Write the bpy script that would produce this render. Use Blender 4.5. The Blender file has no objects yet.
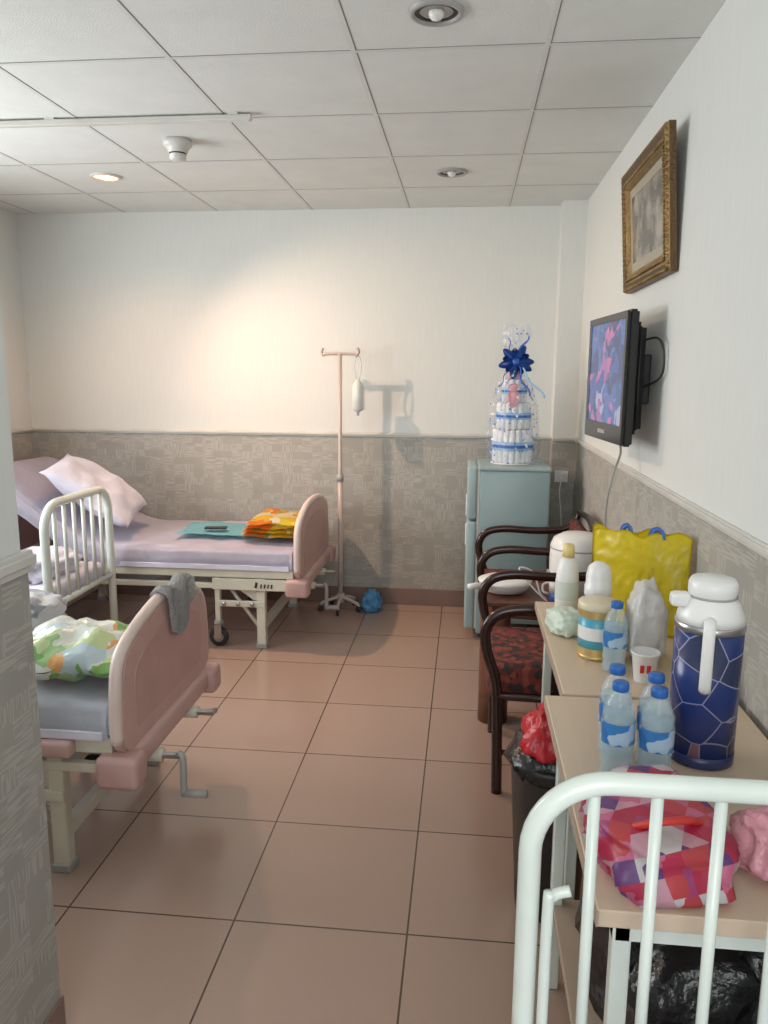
import bpy, bmesh, math, random
from mathutils import Vector, Matrix, Euler, noise
random.seed(4)
sc = bpy.context.scene
COL = sc.collection

# ------------------------------------------------------------ materials
def new_mat(name):
    m = bpy.data.materials.new(name); m.use_nodes = True
    nt = m.node_tree
    return m, nt, nt.nodes['Principled BSDF']
def mat(name, col, rough=0.5, metal=0.0, bump=0.0, bscale=60, alpha=1.0, var=0.06, trans=0.0, coat=0.0, emit=None, es=0):
    m, nt, b = new_mat(name)
    b.inputs['Roughness'].default_value = rough
    b.inputs['Metallic'].default_value = metal
    b.inputs['Alpha'].default_value = alpha
    b.inputs['Transmission Weight'].default_value = trans
    b.inputs['Coat Weight'].default_value = coat
    tc = nt.nodes.new('ShaderNodeTexCoord')
    n = nt.nodes.new('ShaderNodeTexNoise'); n.inputs['Scale'].default_value = 7; n.inputs['Detail'].default_value = 3
    nt.links.new(tc.outputs['Object'], n.inputs['Vector'])
    r = nt.nodes.new('ShaderNodeValToRGB')
    c = Vector(col[:3])
    lo = c*(1-var); hi = c*(1+var)
    r.color_ramp.elements[0].position = .3; r.color_ramp.elements[1].position = .7
    r.color_ramp.elements[0].color = (*lo, 1); r.color_ramp.elements[1].color = (*[min(1, x) for x in hi], 1)
    nt.links.new(n.outputs['Fac'], r.inputs['Fac'])
    nt.links.new(r.outputs['Color'], b.inputs['Base Color'])
    if bump > 0:
        n2 = nt.nodes.new('ShaderNodeTexNoise'); n2.inputs['Scale'].default_value = bscale; n2.inputs['Detail'].default_value = 4
        nt.links.new(tc.outputs['Object'], n2.inputs['Vector'])
        bp = nt.nodes.new('ShaderNodeBump'); bp.inputs['Strength'].default_value = bump; bp.inputs['Distance'].default_value = 0.01
        nt.links.new(n2.outputs['Fac'], bp.inputs['Height']); nt.links.new(bp.outputs['Normal'], b.inputs['Normal'])
    if emit:
        b.inputs['Emission Color'].default_value = (*emit, 1); b.inputs['Emission Strength'].default_value = es
    return m
def mat_patch(name, cols, scale=12, rough=0.7, rnd=1.0, rot=0, bump=0.0, distort=0.0, squash=(1,1,1), emis=0):
    m, nt, b = new_mat(name)
    b.inputs['Roughness'].default_value = rough
    tc = nt.nodes.new('ShaderNodeTexCoord')
    mp = nt.nodes.new('ShaderNodeMapping'); mp.inputs['Rotation'].default_value = (rot, rot*.5, rot); mp.inputs['Scale'].default_value = squash
    nt.links.new(tc.outputs['Object'], mp.inputs['Vector'])
    vec = mp.outputs['Vector']
    if distort:
        n = nt.nodes.new('ShaderNodeTexNoise'); n.inputs['Scale'].default_value = 9
        nt.links.new(vec, n.inputs['Vector'])
        mx = nt.nodes.new('ShaderNodeMix'); mx.data_type = 'VECTOR'; mx.inputs['Factor'].default_value = distort
        nt.links.new(vec, mx.inputs['A']); nt.links.new(n.outputs['Color'], mx.inputs['B']); vec = mx.outputs['Result']
    v = nt.nodes.new('ShaderNodeTexVoronoi'); v.inputs['Scale'].default_value = scale; v.inputs['Randomness'].default_value = rnd
    nt.links.new(vec, v.inputs['Vector'])
    sp = nt.nodes.new('ShaderNodeSeparateColor'); nt.links.new(v.outputs['Color'], sp.inputs['Color'])
    r = nt.nodes.new('ShaderNodeValToRGB'); r.color_ramp.interpolation = 'CONSTANT'
    els = r.color_ramp.elements
    els[0].color = (*cols[0], 1); els[0].position = 0
    els[1].color = (*cols[1], 1); els[1].position = 1/len(cols)
    for i in range(2, len(cols)):
        e = els.new(i/len(cols)); e.color = (*cols[i], 1)
    nt.links.new(sp.outputs['Red'], r.inputs['Fac']); nt.links.new(r.outputs['Color'], b.inputs['Base Color'])
    if emis:
        nt.links.new(r.outputs['Color'], b.inputs['Emission Color']); b.inputs['Emission Strength'].default_value = emis
    if bump:
        n2 = nt.nodes.new('ShaderNodeTexNoise'); n2.inputs['Scale'].default_value = 25
        nt.links.new(tc.outputs['Object'], n2.inputs['Vector'])
        bp = nt.nodes.new('ShaderNodeBump'); bp.inputs['Strength'].default_value = bump; bp.inputs['Distance'].default_value = 0.01
        nt.links.new(n2.outputs['Fac'], bp.inputs['Height']); nt.links.new(bp.outputs['Normal'], b.inputs['Normal'])
    return m
class NT:
    def __init__(s, nt): s.nt = nt
    def m(s, op, a, b=None, c=None):
        n = s.nt.nodes.new('ShaderNodeMath'); n.operation = op
        for i, v in enumerate((a, b, c)):
            if v is None: continue
            if isinstance(v, (int, float)): n.inputs[i].default_value = v
            else: s.nt.links.new(v, n.inputs[i])
        return n.outputs[0]
    def pos(s):
        g = s.nt.nodes.new('ShaderNodeNewGeometry'); x = s.nt.nodes.new('ShaderNodeSeparateXYZ')
        s.nt.links.new(g.outputs['Position'], x.inputs[0]); return x.outputs
    def comb(s, a, b, c=0.0):
        n = s.nt.nodes.new('ShaderNodeCombineXYZ')
        for i, v in enumerate((a, b, c)):
            if isinstance(v, (int, float)): n.inputs[i].default_value = v
            else: s.nt.links.new(v, n.inputs[i])
        return n.outputs[0]
    def mix(s, f, a, b):
        n = s.nt.nodes.new('ShaderNodeMix'); n.data_type = 'RGBA'
        for k, v in (('Factor', f), ('A', a), ('B', b)):
            idx = {'Factor': 0, 'A': 6, 'B': 7}[k]
            if isinstance(v, tuple): n.inputs[idx].default_value = (*v, 1)
            elif isinstance(v, (int, float)): n.inputs[idx].default_value = v
            else: s.nt.links.new(v, n.inputs[idx])
        return n.outputs[2]
    def noise(s, vec, scale, detail=2):
        n = s.nt.nodes.new('ShaderNodeTexNoise'); n.inputs['Scale'].default_value = scale; n.inputs['Detail'].default_value = detail
        s.nt.links.new(vec, n.inputs['Vector']); return n.outputs['Fac']
    def white(s, vec):
        n = s.nt.nodes.new('ShaderNodeTexWhiteNoise'); n.noise_dimensions = '3D'; s.nt.links.new(vec, n.inputs['Vector']); return n.outputs['Value']
    def bump(s, h, bsdf, st=0.3, d=0.002):
        bp = s.nt.nodes.new('ShaderNodeBump'); bp.inputs['Strength'].default_value = st; bp.inputs['Distance'].default_value = d
        s.nt.links.new(h, bp.inputs['Height']); s.nt.links.new(bp.outputs['Normal'], bsdf.inputs['Normal'])

def wall_upper():
    m, nt, b = new_mat('wallpaper_white'); N = NT(nt); x, y, z = N.pos()
    h = N.m('ADD', x, y)
    f = N.noise(N.comb(N.m('MULTIPLY', h, 90), N.m('MULTIPLY', z, 6)), 1, 3)
    c = N.mix(f, (.68, .70, .67), (.75, .77, .74))
    nt.links.new(c, b.inputs['Base Color']); b.inputs['Roughness'].default_value = .75
    N.bump(f, b, .2, .002); return m
def wall_dado():
    m, nt, b = new_mat('wallpaper_dado'); N = NT(nt); x, y, z = N.pos()
    h = N.m('ADD', x, y)
    cell = N.comb(N.m('FLOOR', N.m('MULTIPLY', h, 15)), N.m('FLOOR', N.m('MULTIPLY', z, 22)), 3.3)
    w = N.white(cell)
    a = N.noise(N.comb(N.m('MULTIPLY', h, 14), N.m('MULTIPLY', z, 190)), 1, 0)
    c = N.noise(N.comb(N.m('MULTIPLY', h, 190), N.m('MULTIPLY', z, 14)), 1, 0)
    isA = N.m('LESS_THAN', w, .40); isB = N.m('GREATER_THAN', w, .72)
    sA = N.m('MULTIPLY', isA, N.m('GREATER_THAN', a, .5)); sB = N.m('MULTIPLY', isB, N.m('GREATER_THAN', c, .5))
    s_ = N.m('ADD', sA, sB)
    big = N.noise(N.comb(h, z), 6, 4)
    base = N.mix(big, (.31, .30, .27), (.40, .39, .355))
    col = N.mix(N.m('MULTIPLY', s_, .5), base, (.53, .515, .47))
    nt.links.new(col, b.inputs['Base Color']); b.inputs['Roughness'].default_value = .6
    N.bump(s_, b, .15, .001); return m
def floor_mat():
    m, nt, b = new_mat('floor_tiles'); N = NT(nt); x, y, z = N.pos()
    u = N.m('DIVIDE', N.m('ADD', x, .1236+4.83), .483); v = N.m('DIVIDE', N.m('ADD', y, -1.86+4.85), .485)
    fu = N.m('FRACT', u); fv = N.m('FRACT', v)
    e = N.m('MINIMUM', N.m('MINIMUM', fu, N.m('SUBTRACT', 1.0, fu)), N.m('MINIMUM', fv, N.m('SUBTRACT', 1.0, fv)))
    g = N.m('LESS_THAN', e, .0055)
    w = N.white(N.comb(N.m('FLOOR', u), N.m('FLOOR', v)))
    n = N.noise(N.comb(x, y), 120, 3); n2 = N.noise(N.comb(x, y), 3, 1)
    f = N.m('ADD', N.m('MULTIPLY', w, .5), N.m('MULTIPLY', n, .5))
    c = N.mix(f, (.360, .252, .200), (.410, .292, .236))
    c = N.mix(N.m('MULTIPLY', n2, .15), c, (.33, .225, .18))
    c = N.mix(g, c, (.09, .06, .045))
    nt.links.new(c, b.inputs['Base Color'])
    b.inputs['Roughness'].default_value = .17
    N.bump(N.m('SUBTRACT', 1.0, g), b, .4, .002); return m
def wood_mat(name, c1, c2, sx=2, sy=40, rough=.35):
    m, nt, b = new_mat(name); N = NT(nt); x, y, z = N.pos()
    f = N.noise(N.comb(N.m('MULTIPLY', x, sy), N.m('MULTIPLY', y, sx), N.m('MULTIPLY', z, sy)), 1, 4)
    nt.links.new(N.mix(f, c1, c2), b.inputs['Base Color']); b.inputs['Roughness'].default_value = rough; return m

M = {}
M['wall'] = wall_upper(); M['dado'] = wall_dado(); M['floor'] = floor_mat()
M['ceil'] = mat('ceiling_panel', (.71, .73, .70), .9, bump=.25, bscale=200, var=.03)
M['tbar'] = mat('ceiling_tbar', (.66, .67, .64), .7, var=.02)
M['tgap'] = mat('ceiling_gap', (.26, .26, .25), .8)
M['trim'] = mat('trim_paint', (.62, .61, .57), .4)
M['base'] = mat('baseboard_tile', (.22, .14, .115), .35)
M['cream'] = mat('cream_metal', (.64, .61, .50), .35)
M['pink'] = mat('pink_plastic', (.57, .37, .34), .4)
M['pinkd'] = mat('pink_plastic_dark', (.52, .32, .295), .4)
M['pinkl'] = mat('pink_plastic_light', (.70, .57, .52), .4)
M['white_enamel'] = mat('white_enamel', (.72, .79, .73), .25, coat=.3)
M['lilac'] = mat('lilac_sheet', (.73, .71, .83), .85, bump=.6, bscale=14)
M['lilac2'] = mat('white_pillow_cloth', (.70, .69, .80), .85, bump=.6, bscale=16)
M['bluewhite'] = mat('blue_white_sheet', (.74, .78, .86), .85, bump=.6, bscale=14)
M['dark'] = mat('dark_rubber', (.03, .03, .03), .6)
M['steel'] = mat('steel', (.5, .5, .5), .3, 1.0)
M['grey'] = mat('grey_plastic', (.35, .35, .33), .4)
M['fridge'] = mat('fridge_paint', (.27, .38, .39), .35, var=.03)
M['fridged'] = mat('fridge_door', (.33, .44, .45), .35, var=.03)
M['white'] = mat('white_plastic', (.80, .80, .78), .3, var=.02)
M['black'] = mat('black_gloss', (.012, .012, .014), .12, var=0)
M['blackm'] = mat('black_matt', (.02, .02, .022), .45, var=0)
M['chairwood'] = mat('dark_lacquer_wood', (.030, .012, .009), .22)
M['seat'] = mat_patch('seat_fabric', [(.17, .025, .018), (.05, .02, .018), (.12, .025, .02), (.03, .02, .02), (.22, .05, .03)], 45, .85)
M['desk'] = wood_mat('desk_laminate', (.58, .45, .33), (.65, .52, .39))
M['desk_edge'] = mat('desk_edge', (.42, .33, .25), .5)
M['brown'] = wood_mat('brown_wood', (.10, .035, .02), (.18, .07, .04), 2, 30)
M['gold'] = mat('antique_gold', (.28, .18, .07), .42, .6, bump=1.0, bscale=70, var=.35)
M['goldd'] = mat('antique_gold_dark', (.12, .07, .03), .45, .5, bump=.6, bscale=90)

# ------------------------------------------------------------ mesh builder
class B:
    def __init__(s, name):
        s.name = name; s.bm = bmesh.new(); s.mats = []
    def mi(s, m):
        if m not in s.mats: s.mats.append(m)
        return s.mats.index(m)
    def add(s, t, m, smooth=False, M4=None):
        if M4 is not None: bmesh.ops.transform(t, matrix=M4, verts=t.verts)
        bmesh.ops.recalc_face_normals(t, faces=t.faces)
        i = s.mi(m)
        for f in t.faces: f.material_index = i; f.smooth = smooth
        me = bpy.data.meshes.new('t'); t.to_mesh(me); t.free(); s.bm.from_mesh(me); bpy.data.meshes.remove(me)
    def box(s, lo, hi, m, bev=0.0, seg=2, rot=None, smooth=None):
        lo = Vector(lo); hi = Vector(hi); c = (lo+hi)/2; d = hi-lo
        t = bmesh.new(); bmesh.ops.create_cube(t, size=1); bmesh.ops.scale(t, vec=d, verts=t.verts)
        if bev > 0: bmesh.ops.bevel(t, geom=list(t.edges), offset=bev, segments=seg, profile=.5, affect='EDGES')
        R = Matrix.Translation(c) @ (Euler(rot).to_matrix().to_4x4() if rot else Matrix.Identity(4))
        s.add(t, m, (bev > 0.008) if smooth is None else smooth, R)
    def lathe(s, c, prof, m, n=28, ax=None, cap=True, smooth=True, wob=0):
        t = bmesh.new(); rings = []
        for r, z in prof:
            ring = []
            for k in range(n):
                a = 2*math.pi*k/n
                rr = r*(1+wob*math.sin(k*2.7+z*70))
                ring.append(t.verts.new((rr*math.cos(a), rr*math.sin(a), z)))
            rings.append(ring)
        for i in range(len(rings)-1):
            for k in range(n):
                t.faces.new((rings[i][k], rings[i][(k+1) % n], rings[i+1][(k+1) % n], rings[i+1][k]))
        if cap:
            t.faces.new(rings[0][::-1]); t.faces.new(rings[-1])
        R = Matrix.Translation(Vector(c))
        if ax is not None: R = R @ Vector((0, 0, 1)).rotation_difference(Vector(ax)).to_matrix().to_4x4()
        s.add(t, m, smooth, R)
    def cyl(s, a, b, r, m, n=16, r2=None):
        a = Vector(a); b = Vector(b); L = (b-a).length
        s.lathe(a, [(r, 0), (r if r2 is None else r2, L)], m, n, ax=(b-a).normalized())
    def tube(s, pts, r, m, n=10, closed=False, flat=1.0):
        pts = [Vector(p) for p in pts]; t = bmesh.new(); rings = []; N_ = len(pts)
        up = None
        for i, p in enumerate(pts):
            if closed: d = pts[(i+1) % N_]-pts[i-1]
            else: d = pts[min(i+1, N_-1)]-pts[max(i-1, 0)]
            d.normalize()
            if up is None:
                up = Vector((0, 0, 1)) if abs(d.z) < .9 else Vector((0, 1, 0))
            up = (up-d*up.dot(d)).normalized(); sd = d.cross(up)
            rr = r[i] if isinstance(r, (list, tuple)) else r
            rings.append([t.verts.new(p+up*math.cos(2*math.pi*k/n)*rr+sd*math.sin(2*math.pi*k/n)*rr*flat) for k in range(n)])
        for i in range(N_ if closed else N_-1):
            a = rings[i]; b = rings[(i+1) % N_]
            for k in range(n): t.faces.new((a[k], a[(k+1) % n], b[(k+1) % n], b[k]))
        if not closed: t.faces.new(rings[0][::-1]); t.faces.new(rings[-1])
        s.add(t, m, True)
    def poly(s, pts, depth, m, bev=0.0, smooth=False):
        t = bmesh.new(); vs = [t.verts.new(p) for p in pts]; f = t.faces.new(vs)
        r = bmesh.ops.extrude_face_region(t, geom=[f])
        bmesh.ops.translate(t, vec=Vector(depth), verts=[g for g in r['geom'] if isinstance(g, bmesh.types.BMVert)])
        if bev: bmesh.ops.bevel(t, geom=[e for e in t.edges if len(e.link_faces) == 2 and e.calc_face_angle(0) > .8], offset=bev, segments=2, affect='EDGES')
        s.add(t, m, smooth)
    def grid(s, fn, nu, nv, m, thick=0.0, smooth=True, closed_u=False):
        t = bmesh.new(); vs = [[t.verts.new(fn(i/nu, j/nv)) for j in range(nv+1)] for i in range(nu+1)]
        fs = []
        for i in range(nu):
            for j in range(nv): fs.append(t.faces.new((vs[i][j], vs[i+1][j], vs[i+1][j+1], vs[i][j+1])))
        if thick: bmesh.ops.solidify(t, geom=fs, thickness=thick)
        s.add(t, m, smooth)
    def pillow(s, c, sx, sy, th, m, rot=(0, 0, 0), seed=0, amp=.012):
        t = bmesh.new(); n = 22
        for side in (1, -1):
            g = []
            for i in range(n+1):
                row = []
                for j in range(n+1):
                    u = i/n*2-1; v = j/n*2-1
                    k = (1-abs(u)**2.6)**.55*(1-abs(v)**2.6)**.55
                    pin = 1-.07*(1-abs(u*v))*(abs(u)**6+abs(v)**6)
                    p = Vector((u*sx/2*pin, v*sy/2*pin, side*th/2*k))
                    p.z += amp*noise.noise(Vector((u*3+seed, v*3, side)))*(.3+k)*side + amp*1.2*noise.noise(Vector((u*2, v*2+seed, 9)))
                    row.append(t.verts.new(p))
                g.append(row)
            for i in range(n):
                for j in range(n): t.faces.new((g[i][j], g[i+1][j], g[i+1][j+1], g[i][j+1]))
        bmesh.ops.remove_doubles(t, verts=t.verts, dist=.0008)
        s.add(t, m, True, Matrix.Translation(Vector(c)) @ Euler(rot).to_matrix().to_4x4())
    def blob(s, c, size, m, seed=0, amp=.15, freq=2.5, sq=.7, floor=None, sub=4, rot=0, smooth=True, taper=0):
        t = bmesh.new(); bmesh.ops.create_icosphere(t, subdivisions=sub, radius=1)
        for v in t.verts:
            p = v.co.normalized()
            q = Vector([math.copysign(abs(x)**sq, x) for x in p])
            f = 1+amp*noise.noise(p*freq+Vector((seed, seed*2, 0)))+amp*.5*noise.noise(p*freq*3+Vector((seed, 0, 5)))
            f += amp*.35*abs(noise.noise(p*freq*7+Vector((0, seed, 0))))
            q = q*f; q.x *= size[0]/2; q.y *= size[1]/2; q.z *= size[2]/2
            if taper and q.z > 0:
                k = 1-taper*(q.z/(size[2]/2)); q.x *= k; q.y *= k
            if rot: q = Matrix.Rotation(rot, 3, 'Z') @ q
            v.co = q+Vector(c)
            if floor is not None and v.co.z < floor: v.co.z = floor
        s.add(t, m, smooth)
    def done(s, keep=False):
        me = bpy.data.meshes.new(s.name)
        if not keep:
            xs = [v.co for v in s.bm.verts]
            mn = Vector([min(p[i] for p in xs) for i in range(3)]); mx = Vector([max(p[i] for p in xs) for i in range(3)])
            o = Vector(((mn.x+mx.x)/2, (mn.y+mx.y)/2, mn.z))
            bmesh.ops.translate(s.bm, vec=-o, verts=s.bm.verts)
        else: o = Vector((0, 0, 0))
        s.bm.to_mesh(me); s.bm.free()
        for m in s.mats: me.materials.append(m)
        ob = bpy.data.objects.new(s.name, me); ob.location = o; COL.objects.link(ob)
        return ob

def arc(c, r, a0, a1, n, ax1, ax2):
    c = Vector(c); ax1 = Vector(ax1); ax2 = Vector(ax2)
    return [c+ax1*r*math.cos(a0+(a1-a0)*i/n)+ax2*r*math.sin(a0+(a1-a0)*i/n) for i in range(n+1)]
def smooth_path(pts, n=6):
    pts = [Vector(p) for p in pts]; out = []
    for i in range(len(pts)-1):
        p0 = pts[max(i-1, 0)]; p1 = pts[i]; p2 = pts[i+1]; p3 = pts[min(i+2, len(pts)-1)]
        for k in range(n):
            t = k/n
            out.append(.5*((2*p1)+(-p0+p2)*t+(2*p0-5*p1+4*p2-p3)*t*t+(-p0+3*p1-3*p2+p3)*t**3))
    out.append(pts[-1]); return out

# ------------------------------------------------------------ room
XL, XR, YB, ZC = -2.9, .67, 4.92, 2.5
XP, YP, Y0 = -.88, 1.44, -1.2     # passage wall
DZ = 1.12
b = B('floor'); b.box((XL-.1, Y0, -.1), (XR+.1, YB+.1, 0), M['floor']); b.done(True)
b = B('ceiling'); b.box((XL-.1, Y0, ZC), (XR+.1, YB+.1, ZC+.1), M['ceil'])
x = .22
while x > XL:
    b.box((x-.008, Y0, ZC-.002), (x+.008, YB, ZC+.001), M['tbar']); b.box((x+.008, Y0, ZC-.001), (x+.0115, YB, ZC+.001), M['tgap']); x -= .6
y = 4.41
while y > Y0:
    b.box((XL, y-.008, ZC-.0022), (XR, y+.008, ZC+.001), M['tbar']); b.box((XL, y-.0115, ZC-.0011), (XR, y-.008, ZC+.001), M['tgap']); y -= .6
b.done(True)
def wall(name, lo, hi, dado=True):
    b = B(name)
    b.box((lo[0], lo[1], 0), (hi[0], hi[1], DZ), M['dado']); b.box((lo[0], lo[1], DZ), (hi[0], hi[1], ZC), M['wall'])
    b.done(True)
wall('wall_back', (XL-.1, YB, 0), (XR+.1, YB+.1, 0))
wall('wall_right', (XR, Y0, 0), (XR+.1, YB, 0))
b = B('wall_left')   # with window opening y 1.9..3.5, z .95..2.15
b.box((XL-.1, YP, 0), (XL, YB, .95), M['dado']); b.box((XL-.1, YP, 2.15), (XL, YB, ZC), M['wall'])
b.box((XL-.1, YP, .95), (XL, 1.9, 2.15), M['wall']); b.box((XL-.1, 3.5, .95), (XL, YB, DZ), M['dado']); b.box((XL-.1, 3.5, DZ), (XL, YB, 2.15), M['wall'])
b.done(True)
b = B('window_1')
for y in (1.9, 2.68, 3.46): b.box((XL-.08, y, .95), (XL-.03, y+.04, 2.15), M['white'])
for z in (.95, 2.11): b.box((XL-.08, 1.9, z), (XL-.03, 3.5, z+.04), M['white'])
b.done(True)
b = B('wall_passage'); b.box((XP-.5, Y0, 0), (XP, YP, DZ), M['dado']); b.box((XP-.5, Y0, DZ), (XP-.008, YP-.008, ZC), M['wall']); b.done(True)
wall('wall_partition', (XL-.1, YP-.12, 0), (XP-.5, YP, 0))
b = B('wall_pillar'); b.box((.53, 4.78, 0), (XR, YB, DZ), M['dado']); b.box((.53, 4.78, DZ), (XR, YB, ZC), M['wall']); b.done(True)
def trim(name, lo, hi, out, mt, z0=DZ-.012, h=.03):
    b = B(name); o = Vector(out)
    lo = Vector(lo); hi = Vector(hi)
    for k, (d, za, zb) in enumerate(((.008, z0, z0+h), (.016, z0+h*.35, z0+h*.8))):
        p = [lo.x, hi.x]; q = [lo.y, hi.y]
        a = Vector((min(p), min(q), za)); c = Vector((max(p), max(q), zb))
        if o.x > 0: c.x += d
        if o.x < 0: a.x -= d
        if o.y > 0: c.y += d
        if o.y < 0: a.y -= d
        b.box(a, c, mt, .002, 1)
    b.done(True)
trim('trim_1', (XL, YB, 0), (.53, YB, 0), (0, -1, 0), M['trim'])
trim('trim_2', (XR, Y0, 0), (XR, 4.78, 0), (-1, 0, 0), M['trim'])
trim('trim_3', (XP-.008, Y0, 0), (XP, YP+.01, 0), (1, 0, 0), M['trim'], DZ-.02, .045)
trim('trim_4', (.53, 4.78, 0), (XR, 4.78, 0), (0, -1, 0), M['trim'])
trim('trim_5', (XL, 3.5, 0), (XL, YB, 0), (1, 0, 0), M['trim'])
trim('trim_6', (XP-.5, YP, 0), (XP+.012, YP, 0), (0, 1, 0), M['trim'])
b = B('baseboard_back'); b.box((XL, YB-.012, 0), (.53, YB, .11), M['base'], .002, 1); b.done(True)
b = B('baseboard_right'); b.box((XR-.012, Y0, 0), (XR, 4.78, .11), M['base'], .002, 1); b.box((.53, 4.768, 0), (XR, 4.78, .11), M['base'], .002, 1); b.done(True)
b = B('baseboard_left'); b.box((XL, YP, 0), (XL+.012, YB, .11), M['base'], .002, 1); b.done(True)
b = B('baseboard_passage'); b.box((XP, Y0, 0), (XP+.006, YP+.006, .11), M['base'], .002, 1); b.done(True)

# ------------------------------------------------------------ ceiling fixtures
M['lens_off'] = mat('lamp_reflector', (.30, .29, .27), .25, .7)
M['lens_on'] = mat('lamp_glow', (1, .8, .6), .5, emit=(1, .50, .24), es=2.6)
M['bulb'] = mat('bulb_glass', (.75, .75, .7), .2)
def downlight(x, y, on):
    b = B('recessed_downlight')
    b.lathe((x, y, ZC-.012), [(.062, .009), (.064, 0), (.074, .001), (.078, .011)], M['grey'] if not on else M['trim'], 32, cap=False)
    b.lathe((x, y, ZC-.008), [(.0, .004), (.062, .004)], M['lens_on'] if on else M['lens_off'], 32, cap=False)
    if on: b.lathe((x, y, ZC-.02), [(.001, 0), (.02, .004), (.03, .014)], M['lens_on'], 20, cap=False)
    else:
        b.lathe((x, y, ZC-.026), [(.001, 0), (.014, .004), (.022, .014), (.022, .022)], M['bulb'], 20, cap=False)
        b.lathe((x, y, ZC-.006), [(.048, .0), (.06, .002)], M['blackm'], 24, cap=False)
    b.done()
downlight(-1.88, 4.04, True); downlight(-.11, 2.36, False); downlight(-.1, 4.09, False)
b = B('smoke_detector')
b.lathe((-1.28, 3.47, ZC-.085), [(.001, 0), (.030, 0), (.036, .006), (.036, .03), (.044, .034), (.044, .045), (.054, .055), (.062, .06), (.062, .085)], M['trim'], 32)
b.lathe((-1.28, 3.47, ZC-.06), [(.0375, 0), (.0375, .012)], M['blackm'], 32, cap=False)
b.done()
b = B('curtain_rail')
b.box((XL, 3.135, ZC-.028), (-.86, 3.165, ZC-.006), M['trim'], .004); b.box((XL, 3.146, ZC-.031), (-.87, 3.154, ZC-.02), M['trim'])
for xx in (-.95, -1.7, -2.5): b.box((xx, 3.13, ZC-.008), (xx+.04, 3.17, ZC), M['trim'])
b.done()

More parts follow.
